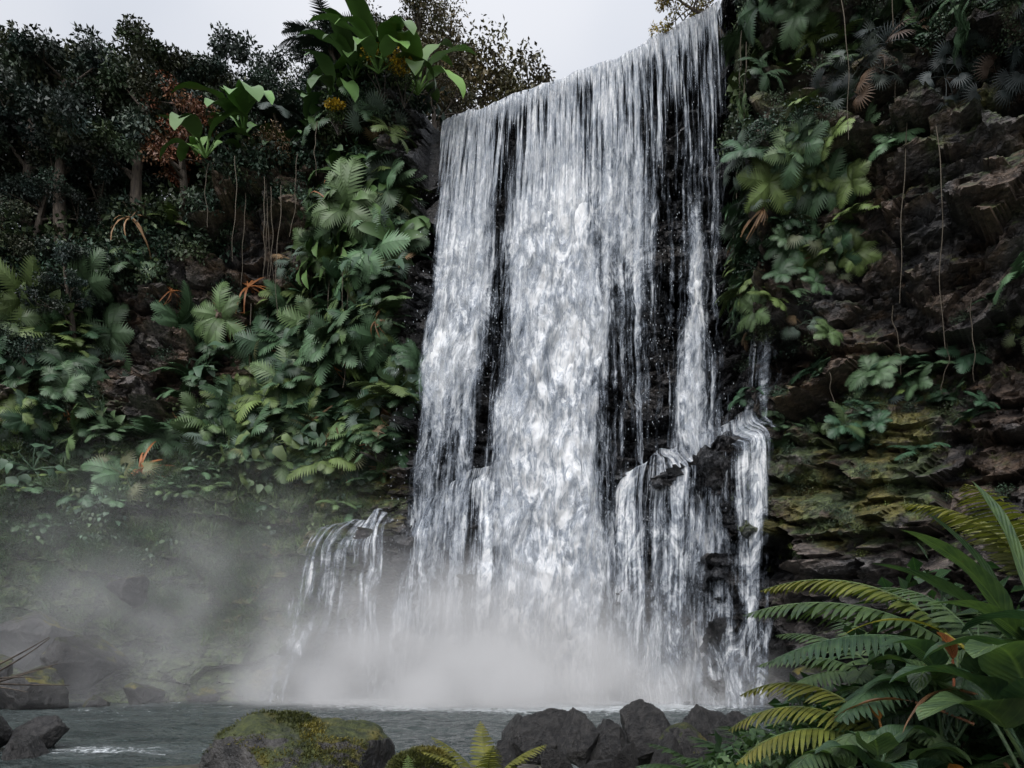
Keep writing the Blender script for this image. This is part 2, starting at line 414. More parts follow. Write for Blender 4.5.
# ---------------------------------------------------------------- ground + bed
def gz(x,y):
    shore=1-ss(10.0,15.5,y+ .6*np.sin(x*.7))
    z=-1.2+2.2*shore+1.0*ss(1.0,3.6,x)*(1-ss(6.5,10,y))
    z=z+.12*fbm(x,y,0*x,.8,4,3)
    z=z+6*ss(26,45,np.abs(x))*(1-ss(30,60,np.abs(y)))*.6
    return z
gx=np.concatenate([[-900,-400,-150],np.linspace(-60,60,240),[150,400,900]]);gy=np.concatenate([[-900,-300,-80],np.linspace(-20,60,200),[150,400,900]])
GX,GY=np.meshgrid(gx,gy)
def ground_mat():
    m,nt=newmat('wet_pebble_soil');n=N(nt);P=n('ShaderNodeNewGeometry').outputs['Position']
    v=n('ShaderNodeTexVoronoi',{'Vector':P,'Scale':7.})
    c=n.mix(n.mr(v.outputs['Distance'],.0,.6),(.15,.135,.12),(.04,.034,.028))
    c=n.mix(n.mr(n.noise(P,1.2,3),.45,.6),c,(.05,.06,.02))
    p=n('ShaderNodeBsdfPrincipled',{'Base Color':c,'Roughness':.6});n('ShaderNodeOutputMaterial',{0:p.outputs[0]});return m
mk_obj('ground',np.stack([GX,GY,gz(GX,GY)],-1).reshape(-1,3),grid_faces(len(gy),len(gx)),ground_mat())
# ---------------------------------------------------------------- pool
def pool_mat():
    m,nt=newmat('pool_water');n=N(nt);P=n('ShaderNodeNewGeometry').outputs['Position']
    foam=n.attr('foam').outputs['Fac']
    q=n.vmul(P,(1.,1.6,1.))
    n1=n.noise(q,1.1,4,.6,.8);n2=n.noise(q,4.,3,.6,.5);n3=n.noise(q,.35,2,.5)
    fn=n.noise(q,2.2,6,.72,1.2)
    fm=n.mr(n.math('ADD',fn,n.math('MULTIPLY',foam,.55)),.68,.86)
    c=n.mix(n.mr(n3,.3,.7),(.022,.032,.031),(.05,.065,.062))
    c=n.mix(n.math('MULTIPLY',foam,.5),c,(.30,.34,.35))
    c=n.mix(fm,c,(.72,.76,.78))
    h=n.math('ADD',n.math('MULTIPLY',n1,1.),n.math('MULTIPLY',n2,.4))
    b=n('ShaderNodeBump',{'Height':h,'Strength':1.,'Distance':.5}).outputs[0]
    p=n('ShaderNodeBsdfPrincipled',{'Base Color':c,'Roughness':n.mr(fm,0.,1.,.07,.6),'IOR':1.33,'Normal':b});n('ShaderNodeOutputMaterial',{0:p.outputs[0]});return m
wx=np.linspace(-50,32,500);wy=np.linspace(9,46,330);WX,WY=np.meshgrid(wx,wy)
wz=.09*fbm(WX,WY*1.3,0*WX,.8,4,44)+.06*fbm(WX,WY*1.5,0*WX,2.6,3,45)
base_d=np.sqrt(((WX-1.5)/10.5)**2+((WY-37.)/6.)**2)
foam=np.clip(1.25-base_d,0,1)+.42*np.exp(-(((WX+11)/3.)**2+((WY-19.3)/.9)**2))+.2*ss(22,34,WY)
wz=wz+.15*np.clip(1.3-base_d,0,1)*fbm(WX,WY,0*WX,1.6,4,46)
mk_obj('pool_water',np.stack([WX,WY,wz],-1).reshape(-1,3),grid_faces(330,500),pool_mat(),attrs={'foam':foam.ravel()})
# ---------------------------------------------------------------- waterfall
def fall_mat(name,seed,fine=1.,amax=1.):
    m,nt=newmat(name);n=N(nt);uv=n('ShaderNodeUVMap').outputs[0]
    dn=n.attr('dens').outputs['Fac'];tb=n.attr('turb').outputs['Fac']
    off=n('ShaderNodeVectorMath',{0:uv,1:(seed*13.7,seed*5.3,seed*2.1)},operation='ADD').outputs[0]
    s1=n.noise(n.vmul(off,(5.*fine,.16,1)),1.,4,.65,.15,'2D')
    c1=n.noise(n.vmul(off,(1.15,.36,1)),1.,7,.74,.9,'2D')
    c2=n.noise(n.vmul(off,(5.,1.6,1)),1.,4,.75,.6,'2D')
    cl=n.math('ADD',n.math('ADD',n.math('MULTIPLY',c1,.56),n.math('MULTIPLY',c2,.28)),n.math('MULTIPLY',s1,.16))
    mixn=n('ShaderNodeMix',{0:tb,2:s1,3:cl});v=mixn.outputs[0]
    thr=n.mr(dn,0.,1.,.70,.21,'LINEAR')
    df=n.math('SUBTRACT',v,thr)
    a=n.mr(df,-.02,.22)
    a=n.math('MULTIPLY',a,n.mr(dn,.0,.12,0.,amax))
    thick=n.mr(df,.0,.27)
    sh=n.mr(n.math('ADD',n.math('MULTIPLY',c1,.55),n.math('MULTIPLY',c2,.45)),.41,.58)
    c=n.mix(n.math('MULTIPLY',thick,n.math('ADD',n.math('MULTIPLY',sh,.72),.28)),(.31,.36,.43),(.97,.98,.985))
    b=n('ShaderNodeBump',{'Height':v,'Strength':.8,'Distance':.5}).outputs[0]
    p=n('ShaderNodeBsdfDiffuse',{'Color':c,'Normal':b})
    tr=n('ShaderNodeBsdfTranslucent',{'Color':c})
    w=n('ShaderNodeMixShader',{0:.18,1:p.outputs[0],2:tr.outputs[0]})
    t=n('ShaderNodeBsdfTransparent')
    mx=n('ShaderNodeMixShader',{0:a,1:t.outputs[0],2:w.outputs[0]});n('ShaderNodeOutputMaterial',{0:mx.outputs[0]});return m
WF=bpy.data.objects.new('waterfall',None);scene.collection.objects.link(WF)
def G(x,c,w): return np.exp(-((x-c)/w)**2)
def fall_dens(a,f):
    # a: 0 left .. 1 right across the lip ; f: 0 top .. 1 bottom
    a0=a
    k=ss(0,.25,f);k2=ss(.02,.12,f)
    a=a+k2*(.03*fbm(a*5,f*5,0*a,1,4,71)+.075*fbm(a*1.6,f*2.0,0*a+3,1,3,75))
    core=1.*np.exp(-(np.abs(a-.45)/.175)**4)*(.66+.34*ss(.06,.3,f))
    coreR=.66*np.exp(-(np.abs(a-.67)/.12)**4)*(1-.42*ss(.25,.6,f))
    left=.72*np.exp(-(np.abs(a-.11)/.15)**4)*(1-.16*ss(.4,.9,f))
    right=.70*G(a,.875,.045)*(.55+.45*ss(.25,.4,f))*(1-ss(.60,.7,f)*.35)+.42*G(a,.955,.03)*(1-ss(.4,.6,f)*.6)
    topc=.64*(1-ss(.0,.09,f))+.42*(1-ss(.06,.5,f))
    veil=.30+.14*ss(.5,.9,f)
    d=np.maximum.reduce([core,coreR,left,right,topc,veil+0*a])
    d=d*(1-ss(.975,1,a0))
    d+=.12*ss(.8,1,f)*core+.25*ss(.86,1,f)*(left+.3)
    strands=ss(.1,.5,fbm(a0*42,f*.9,0*a,1,3,95))
    d=d+k*(.24*fbm(a0*13,f*3.2,0*a,1,4,81)+.24*fbm(a0*4,f*3,0*a,1,3,85)+.04)*(1-.65*core)+.22*strands*(1-core)*k
    d=d*ss(0,.02+.03*k,a0-.02*k*(fbm(0*a,f*9,0*a,1,3,88)+.5))
    return np.clip(d,0,1.1)
def main_sheet(name,mat,v,dy,k,seed,lobe):
    nu,nv=260,420
    a=np.linspace(0,1,nu)[None];f=np.linspace(0,1,nv)[:,None]
    xt=-4.15+14.9*a
    zl=Hr(xt)+.22+.22*fbm(xt*1.1,0*xt,0*xt,1,3,66);h=np.clip(f*1.015-.015,0,1)*(zl+.05)
    X=xt+(-3.5*(1-a)**2.0)*f**1.1+0*f
    back=np.clip(.015-f,0,1)/.015
    Y=Y0(xt)-.25-v*np.sqrt(2*h/9.81)+back*1.2-dy
    Z=zl-h
    amp=(.1+.5*ss(.05,.5,f))*lobe
    Y=Y-amp*(fbm(X*1.1,Z*.35,0*X,1.,4,seed)+.5*fbm(X*3,Z*1.1,0*X,1.,3,seed+5))
    X=X+amp*.3*fbm(X*1.3,Z*.5,0*X,1.,3,seed+9)
    D=fall_dens(a+0*f,f+0*a)*k
    T=ss(.03,.35,f+.06*fbm(X,Z*.3,0*X,1,3,3))*(.4+.6*np.clip(D*1.2,0,1))
    V=np.stack([X,Y+0*X,Z+0*X],-1).reshape(-1,3)
    U=np.stack([xt+0*f,(h**.75)*2.4+0*a],-1).reshape(-1,2)
    return mk_obj(name,V,grid_faces(nv,nu),mat,UV=U,attrs={'dens':D.ravel(),'turb':T.ravel()},parent=WF)
main_sheet('main_curtain',fall_mat('falling_water',1),1.05,0,1.,101,1.)
main_sheet('front_curtain',fall_mat('falling_water_front',2,1.5,.9),1.2,.15,.77,131,1.4)
def cascade(name,mat,top,bot,zt,zb,k,nu=90,nv=190,off=.12,seed=1):
    """water clinging to a rock tier; top/bot=(x0,x1)"""
    a=np.linspace(0,1,nu)[None];f=np.linspace(0,1,nv)[:,None]
    xt=top[0]+(top[1]-top[0])*a;xb=bot[0]+(bot[1]-bot[0])*a
    zt=zt[0]+(zt[1]-zt[0])*a+.9*fbm(xt,0*xt,0*xt,.9,3,7+seed)
    g=f**1.5
    X=xt+(xb-xt)*(f**.8)+.5*fbm(0*f+a*4,f*3,0*a,1,3,57+seed)*f;Z=zt+.25-(zt+.25-zb)*g
    Y=env_y(X,Z)-off
    Y=np.minimum.accumulate(Y,axis=0)-.3*np.sqrt(f)-.2*fbm(X*1.2,Z*.5,0*X,1,4,17)+.6*(1-ss(0,.06,f))
    strand=.5+.9*fbm(a*7+.5*fbm(a*3,f*3,0*a,1,2,5),f*1.8+0*a,0*X,1.,4,len(name))
    D=k*(.42+.55*strand)*(1-.12*ss(.3,1,f))*ss(0,.15,a+.1*fbm(f*6,0*a,0*a+seed,1,3,4))*(1-ss(.85,1,a+.12*fbm(f*5,0*a,0*a+seed,1,3,9)))
    T=.35+.6*f+0*a
    U=np.stack([xt+(xb-xt)*.3*f,np.clip(zt+.3-Z,0,99)**.85*1.6+0*a],-1).reshape(-1,2)
    return mk_obj(name,np.stack([X,Y,Z],-1).reshape(-1,3),grid_faces(nv,nu),mat,UV=U,attrs={'dens':np.clip(D,0,1).ravel(),'turb':T.ravel()},parent=WF)
Mc=fall_mat('cascading_water',3,1.1)
cascade('right_cascade',Mc,(5.2,9.8),(4.2,9.0),(11.6,13.6),0,.9,seed=1)
cascade('right_outer_cascade',Mc,(8.6,12.0),(8.3,11.4),(13.6,14.4),0,.84,seed=2)
cascade('middle_cascade',Mc,(-5.2,-.1),(-7.8,-.1),(10.8,13.2),0,.92,seed=3)
cascade('left_cascade',Mc,(-10.4,-6.3),(-13.4,-6.6),(9.0,10.8),0,.84,seed=4)
cascade('ledge_trickle',Mc,(11.9,13.0),(10.7,11.9),(21.0,21.8),12.5,.74,seed=5)
n=2500
a=np.clip(R.choice([.02,.1,.2,.3,.45,.6,.72,.8,.92],n)+R.normal(size=n)*.05,-.03,1.0)
f=R.random(n)**.7
xt=-4.15+14.9*a;zl=Hr(xt);h=f*zl
X=xt+(-3.5*np.clip(1-a,0,2)**2.)*f**1.1+R.normal(size=n)*.25*f
Y=Y0(xt)-.25-1.1*np.sqrt(2*h/9.81)-np.abs(R.normal(size=n))*.7*f-.1;Z=zl-h
P=np.stack([X,Y,Z],-1);s=R.uniform(.007,.015,n)[:,None];el=R.uniform(1.5,4,n)[:,None]
ax=np.tile([[1,0,0]],(n,1))*s;bx=np.tile([[0,1,0]],(n,1))*s;up=np.tile([[0,0,1.]],(n,1))*s*el
Vd=np.stack([P-ax,P-up,P+ax,P+up*1.6, P-bx,P-up,P+bx,P+up*1.6],1).reshape(-1,3)
Fd=np.arange(n*8).reshape(-1,4)
m,nt=newmat('water_droplets');q=N(nt);p=q('ShaderNodeBsdfPrincipled',{'Base Color':(.5,.54,.58,1),'Roughness':.3});q('ShaderNodeOutputMaterial',{0:p.outputs[0]})
mk_obj('spray_droplets',Vd,Fd,m,parent=WF)
rxs=np.linspace(-4.3,10.6,40)[None];rys=np.linspace(0,10,20)[:,None]
RX=rxs+0*rys;RYY=Y0(RX)+.9+rys;RZ=Hr(RX)+.1+0*rys
mk_obj('river',np.stack([RX,RYY,RZ],-1).reshape(-1,3),grid_faces(20,40),bpy.data.materials['pool_water'],attrs={'foam':np.full(800,.2)})
# ---------------------------------------------------------------- mist volume
def mist_mat(blobs,nsc):
    m,nt=newmat('mist_volume');n=N(nt);P=n('ShaderNodeNewGeometry').outputs['Position'];d=None
    for c,r,pw,dens in blobs:
        v=n('ShaderNodeVectorMath',{0:P,1:c},operation='SUBTRACT').outputs[0]
        v=n.vmul(v,tuple(1/k for k in r));l=n('ShaderNodeVectorMath',{0:v},operation='LENGTH').outputs['Value']
        b=n.math('MULTIPLY',n.math('POWER',n.mr(l,0.,1.,1.,0.,'SMOOTHSTEP'),pw),dens)
        d=b if d is None else n.math('ADD',d,b)
    nz=n.mr(n.noise(P,nsc,1,.6),.32,.68,.2,1.6)
    d=n.math('MULTIPLY',d,nz)
    v=n('ShaderNodeVolumeScatter',{'Color':(.98,.99,1,1),'Density':d,'Anisotropy':-.35})
    n('ShaderNodeOutputMaterial',{'Volume':v.outputs[0]})
    m.cycles.volume_step_rate=3.
    return m
Mm=mist_mat([((-2.,35.0,-.3),(16,6.8,10),1.9,1.25),((9,34.5,0),(6,4,4.5),1.6,.28),((-17,37,2),(20,9,13),1.2,.062)],.33)
bx=[(x,y,z) for x in(-33,13.5) for y in(29,43) for z in(.1,13)]
mk_obj('mist',np.array(bx),np.array([[0,1,3,2],[4,6,7,5],[0,4,5,1],[2,3,7,6],[0,2,6,4],[1,5,7,3]]),Mm,smooth=False)
# ---------------------------------------------------------------- rocks
def rock_mesh(name,seed,mat,sq=(1,1,1),sub=5,cuts=13,dmin=.62,dmax=.92,na=.12,nb=.06):
    import bmesh
    bm=bmesh.new();bmesh.ops.create_icosphere(bm,subdivisions=sub,radius=1);me=bpy.data.meshes.new(name);bm.to_mesh(me);bm.free()
    co=np.empty(len(me.vertices)*3);me.vertices.foreach_get('co',co);co=co.reshape(-1,3)
    x,y,z=co.T;rr=np.random.default_rng(seed)
    s=np.ones(len(co))
    for k in range(cuts):
        nv=nrm(rr.normal(size=3));dd=rr.uniform(dmin,dmax);dt=co@nv
        s=np.where(dt>1e-3,np.minimum(s,np.where(dt>0,dd/np.maximum(dt,1e-3),9)*1.0),s)
    s=s*(1+na*fbm(x,y,z,1.2,3,seed)+nb*fbm(x,y,z,4,4,seed+3,.6))
    co=co*s[:,None]*np.array(sq);me.vertices.foreach_set('co',co.astype(np.float32).ravel())
    me.polygons.foreach_set('use_smooth',np.ones(len(me.polygons),bool));me.materials.append(mat);me.update();return me
def put(name,me,loc,sc,rot=(0,0,0)):
    o=bpy.data.objects.new(name,me);o.location=loc;o.scale=sc if hasattr(sc,'__len__') else(sc,)*3;o.rotation_euler=rot;scene.collection.objects.link(o);return o
RM=[rock_mesh('rock_mesh_%d'%i,20+i,M_rock,(1,.8,.85),6,20,.40,.85,.10,.10) for i in range(4)]
RMM=[rock_mesh('rock_mossy_mesh_%d'%i,40+i,M_rockm,(1,.9,.75),5,16,.55,.9) for i in range(3)]
big=rock_mesh('boulder_mesh',77,M_boulder,(1,.85,.9),6,11,.74,.93,.14,.09)
put('mossy_boulder',big,(-2.85,10,.66),(1.4,1.2,1.38),(0,0,.5))
put('mossy_boulder',rock_mesh('boulder_mesh_b',78,M_boulder,(1,.9,.8),5,7,.82,.97),(-1.15,9.5,.86),(.5,.5,.6),(0,0,1))
for (x,y,z,s,r,mm) in [(.42,11,1.2,.7,.2,0),(.95,10.7,1.2,.6,1.3,1),(1.45,10.8,1.1,.56,2.2,2),(2.05,11.2,1.2,.66,3.1,0),(2.75,11.1,1.25,.6,4.1,3),(3.2,11.4,1.2,.6,1.1,2),
    (1.95,9.4,1.12,.42,5,2),(1.1,9.3,1.02,.38,.6,3),(.55,9.6,1.0,.4,1.9,1),(3.1,10.2,1.2,.55,2.9,1),(-.1,10.2,.95,.42,2.4,2),(2.5,9.3,1.12,.38,.4,0),(3.4,11.8,1.2,.65,1.4,2),(.1,12.2,.9,.65,4.4,1),(1.5,9.8,1.05,.36,3.4,1),
    (1.7,8.7,1.14,.2,1.2,0),(.9,8.8,1.06,.18,2.2,1),(2.2,8.8,1.16,.2,3.2,2),(.3,9.0,1.02,.2,4.2,3)]:
    put('river_rock',RM[mm],(x,y,z),(s,s,s*1.2),(.45*math.sin(r*3),.45*math.cos(r*5),r))
put('mossy_rock',rock_mesh('rock_mesh_m',61,M_boulder,(1,.9,.8),5,10,.6,.9),(2.45,10.4,1.25),.42,(0,0,1))
for (x,y,z,s,r,mm) in [(-12.6,19.5,.2,.95,.3,0),(-13.6,19.0,.4,1.1,1.3,1),(-12.0,18.4,-.1,.8,2.,2)]:
    put('river_rock',RM[mm],(x,y,z),s,(0,0,r))
for (x,y,z,s,r,mm) in [(-21.5,33,.7,1.9,.3,0),(-24,33,1.0,2.2,1.3,1),(-21.6,37,2.2,2.4,2.1,2),(-24.5,38,3.2,2.4,.8,0),(-19.6,38,5.7,1.2,.2,1),(-18,36,.3,1.1,2.9,1),(-15.7,37.5,.3,1.,.1,2),
    (-22.6,34.8,.3,1.1,2.2,1),(-19.4,34.6,.0,.8,1.2,0),(-26.5,34,1.4,2.4,4.,2),(12.2,35,.6,1.5,.6,0),(14,33.5,.8,1.7,1.6,1)]:
    put('mossy_rock',RMM[mm],(x,y,z),s,(0,0,r))
# ---------------------------------------------------------------- cliff vegetation
TF=[T_fern(R.integers(8,12),pw=.2,plen=.34) for i in range(4)]
TB=[T_broad(R.integers(9,14)) for i in range(4)]
TBs=[T_broad(20,.3,up=1.) for i in range(2)]
TN=[T_banana(R.integers(9,13)) for i in range(3)]
TP=[T_fan(R.integers(7,10),dead=.15) for i in range(3)]
TS=[T_shrub() for i in range(5)];TSf=[T_shrub(330,L=.11,W=.06,lob=7) for i in range(4)]
TG=[T_grass() for i in range(3)];TD=[T_dead() for i in range(3)]
def pick(w,n):
    w=np.clip(w,0,None).ravel();idx=R.choice(len(w),n,p=w/w.sum());return np.unravel_index(idx,FX.shape)
def scatter(mb,w,n,Ts,smin,smax,tints,upn=.5,sym=True,vary=.25,sink=.05):
    I,J=pick(w,n)
    for i,j in zip(I,J):
        nn=NN[i,j];up=nrm(nn*upn+np.array([0,0,1-upn*.5]));t=np.array(tints[R.integers(len(tints))])*R.uniform(1-vary,1+vary)
        s=R.uniform(smin,smax)
        inst(mb,Ts[R.integers(len(Ts))],CV[i,j]-nn*sink*s,s,up,nn,None if sym else R.normal()*.5,t)
area=np.ones_like(FX)*(np.gradient(Xg)[None]/.1)
cl=fbm(FX,FZ,0*FX,.22,3,201);cl2=fbm(FX,FZ,0*FX,.5,3,205)
inview=ss(-34,-30,FX)+.25
D1=[(1,1,1),(.7,.88,.95),(1.3,1.2,.9),(.6,.75,.78)]
L1=[(1.1,1.1,1.05),(.75,.85,.8),(1.5,1.4,1.05),(.6,.75,.72),(1.3,1.4,1.35),(1.8,1.5,.9)]
Ye=[(1.6,1.25,.6),(1.2,1.1,.8),(1,1,1),(.8,.9,.9)]
leftm=wv*ss(12,16,FZ)*inview*area
W=leftm*(ss(-.05,.25,cl)+.06)*(1-.96*rockA)*(1-.8*box(FX,FZ,-15,-12.5,25,29,.5))
mb=MB()
scatter(mb,W*ss(22,28,FZ),440,TS,.7,1.4,D1)
scatter(mb,W,360,TSf,.6,1.3,D1)
upb=(1-ss(-6.2,-5.0,FX))*inview*area*ss(3.2,1.5,H-FZ)
scatter(mb,upb,240,TS,.8,1.6,D1)
scatter(mb,W*(1-rockA)*ss(-27,-21,FX),110,TBs,.7,1.3,L1,sink=-.2)
mb.obj('cliff_shrubs',M_leaf)
mb=MB()
for k in range(420):
    x=R.uniform(-40,-5);b=R.random()**1.5*16;j=int(np.argmin(abs(Xg-x)));i=int(np.argmin(abs(tp[:,0]-b)))
    inst(mb,TS[R.integers(5)],np.array([PXp[i,j],PYp[i,j],PZp[i,j]]),R.uniform(1.2,2.4),tint=np.array(D1[R.integers(4)])*R.uniform(.6,1.))
mb.obj('forest_undergrowth',M_leaf)
mb=MB()
Wp=W*ss(-26,-19,FX)+.25*W
scatter(mb,Wp,440,TF,1.2,2.6,L1,.9,sink=-.38)
scatter(mb,bank*inview*area*ss(9,14,FZ)*(ss(-.1,.3,cl2)+.05),130,TF,.7,1.6,L1,.5)
mb.obj('cliff_ferns',M_leaf)
mb=MB();bankw=bank*inview*area
scatter(mb,Wp,70,TB,1.1,2.1,L1,.9,sink=-.35)
scatter(mb,Wp,90,TP,1.1,2.0,[(1.2,1.25,1.2),(1.7,1.4,.8),(1.6,1.7,1.7)],1.,sink=-.4)
scatter(mb,Wp*ss(24,29,FZ),18,TN,1.8,2.8,[(1,1,1),(.8,.9,.8)],.8,sink=-.3)
mb.obj('broadleaf_plants',M_leaf)
mb=MB()
scatter(mb,Wp,90,TD,.9,2.4,[(1,1,1),(.8,.7,.6),(1.5,1.,.7)],1.,sink=-.4)
mb.obj('dead_fronds',M_leaf)
mb=MB()
scatter(mb,bankw*ss(1.5,5,FZ)*(ss(-.2,.3,cl)+.2),3000,TG,.8,1.8,[(1,1.15,.9),(.7,.95,.8),(1.1,1.2,.8)],.4)
scatter(mb,bankw*ss(1.5,6,FZ)*(ss(-.15,.25,cl2)+.1)*(1-ss(-15,-11,FX)*.7),1500,TSf,.3,.9,[(1,1.3,.9),(.8,1.1,.8),(1.2,1.45,.8),(.6,.8,.6)],.4)
scatter(mb,bankw*ss(6,9,FZ)*ss(0,.3,cl2),80,TBs,.5,1.1,L1,.5)
mb.obj('bank_undergrowth',M_leaf)
mb=MB();rw=area*(1-ss(24,27,FX))
ridge=(box(FX,FZ,12.0,15.8,16.5,31,.8)*(.12+ss(-.1,.25,cl2)))*rw
scatter(mb,ridge,110,TSf,.6,1.2,D1,.6);scatter(mb,ridge,110,TF,.7,1.5,L1,.8,sink=-.25);scatter(mb,ridge,45,TP,.8,1.3,[(1,1,1),(1.5,1.3,.9),(1.5,1.6,1.5)],.8,sink=-.25);scatter(mb,ridge,22,TBs,.6,1.1,L1,.6);scatter(mb,ridge,20,TD,.6,1.4,[(1,1,1)],.8,sink=-.2)
tr=box(FX,FZ,15.5,26,24.5,36,1.)*rw
scatter(mb,tr,120,TP,.8,1.5,[(.35,.37,.48),(.5,.48,.52),(.6,.6,.6)],.9,sink=-.2);scatter(mb,tr,120,TSf,.6,1.2,[(.6,.7,.7),(.8,.8,.7)],.7);scatter(mb,tr,70,TF,.7,1.3,[(.5,.6,.6),(.8,.8,.7)],.8,sink=-.2)
oth=ss(12.5,14,FX)*ss(12.5,14,FZ)*ss(.05,.36,cl2)*rw
scatter(mb,oth,120,TF,.6,1.4,L1,.8,sink=-.2);scatter(mb,oth,110,TSf,.4,.9,Ye,.7);scatter(mb,oth,50,TP,.6,1.2,[(.6,.65,.8),(1,1,1),(1.4,1.3,.8)],.9,sink=-.2)
lm=box(FX,FZ,12.4,20,7,15,.8)*rw
scatter(mb,lm*(ss(-.1,.3,cl2)+.1),180,TSf,.2,.7,Ye,.6);scatter(mb,lm,180,TG,.4,.9,[(1.2,1.1,.6),(1,.9,.6)],.5);scatter(mb,lm*ss(11,13,FZ),30,TF,.7,1.3,D1,.6)
scatter(mb,box(FX,FZ,11.3,13.4,27,38,.5)*rw,120,TS,.5,1.1,D1,.6)
mb.obj('cliff_plants',M_leaf)
def cliff_at(x,z):
    j=int(np.argmin(abs(Xg-x)));i=int(np.clip(np.argmin(abs(ZZ[:,j]-z)),0,nf-1));return CV[i,j],NN[i,j]
for (x,s,t,dz) in [(-17.8,3.2,(1.2,1.3,.9),0),(-15.6,3.8,(1.1,1.3,.9),1),(-14,2.4,(.8,.9,.8),0),(-11.8,3.0,(.7,.8,.7),.6),(-8,3.0,(.9,1.,.8),.8),(-6.2,3.6,(1.2,1.35,.9),.3),(-5.0,3.4,(1.3,1.4,.8),.2),(-9.6,2.8,(.9,1,.9),0)]:
    p,nn=cliff_at(x,60);mb=MB();inst(mb,TN[R.integers(3)],p+np.array([0,-.8,.2+dz]),s,nrm(np.array([0,-.45,1])),nn,None,t);mb.obj('banana_plant',M_leaf)
for (x,y,z,s) in [(-7.1,40.2,35.0,.95),(-6.0,40.4,34.5,.75),(-9.9,41.2,33.0,.5)]:
    mb=MB();V,F,U,C=rleaves(ball(420,(s*1.2,s*.8,s*.45))+np.array([x,y,z]),.15,.12,col=(.46,.31,.02));mb.add(V,F,U,C)
    V,F,U,C=rleaves(ball(240,(s*1.3,s*.9,s*.7))+np.array([x,y+.3,z-.3]),.2,.1,col=(.06,.09,.03));mb.add(V,F,U,C)
    for k in range(6):
        P,T=arc(k,1.2,s*2.2,.3,4);V,F,U=tube(P+np.array([x,y+.9,z-s*2.2]),.03,4);mb.add(V,F,U,(.05,.04,.03))
    mb.obj('yellow_flower_bush',M_leaf)
mb=MB()
p,_=cliff_at(-14,60)
for k in range(5):
    c=np.array([-14.2,p[1]-2.,33.0])+ball(1,(1.3,.8,1.3))[0];V,F,U,C=rleaves(ball(500,(.9,.8,.9))+c,.16,.05,col=(.19,.12,.06));mb.add(V,F,U,C)
for k in range(14):
    P,T=arc(R.random()*6,R.uniform(.7,1.4),2.2,.4,5);V,F,U=tube(P+np.array([-14.2,p[1]-1.6,31.6]),.025,4);mb.add(V,F,U,(.06,.04,.03))
mb.obj('dry_bush',M_leaf)
# ---------------------------------------------------------------- vines
m,nt=newmat('vine_root');q=N(nt);p=q('ShaderNodeBsdfPrincipled',{'Base Color':(.08,.065,.045,1),'Roughness':.8});q('ShaderNodeOutputMaterial',{0:p.outputs[0]});M_vine=m
mb=MB()
def vine(x,z,L,off=.5,r=.016):
    p,nn=cliff_at(x,z);n_=20;t=np.linspace(0,1,n_);a1,a2,b1=R.random(3)*6
    P=np.stack([p[0]+nn[0]*off+.15*np.sin(t*4+a1)*t+.03*np.sin(t*17+a2)+.2*R.normal()*t,p[1]-off-.4*t+.1*np.sin(t*8+b1),p[2]-L*t],-1)
    V,F,U=tube(P,r*(1.2-.6*t),4);mb.add(V,F,U,(1,1,1))
for x in [12.2,12.9,13.6,16.2,17.6,18,18.6,20]: vine(x+R.normal()*.3,R.uniform(22,31),R.uniform(4,9),R.uniform(.6,1.2))
for x in [17,18.5,19.5,15.5]: vine(x,R.uniform(15,18.5),R.uniform(2,4),.6,.014)
for k in range(22):
    x=R.uniform(-19,-6);vine(x,R.uniform(24,33),R.uniform(3,8),R.uniform(.9,1.6),.022)
mb.obj('hanging_vines',M_vine)
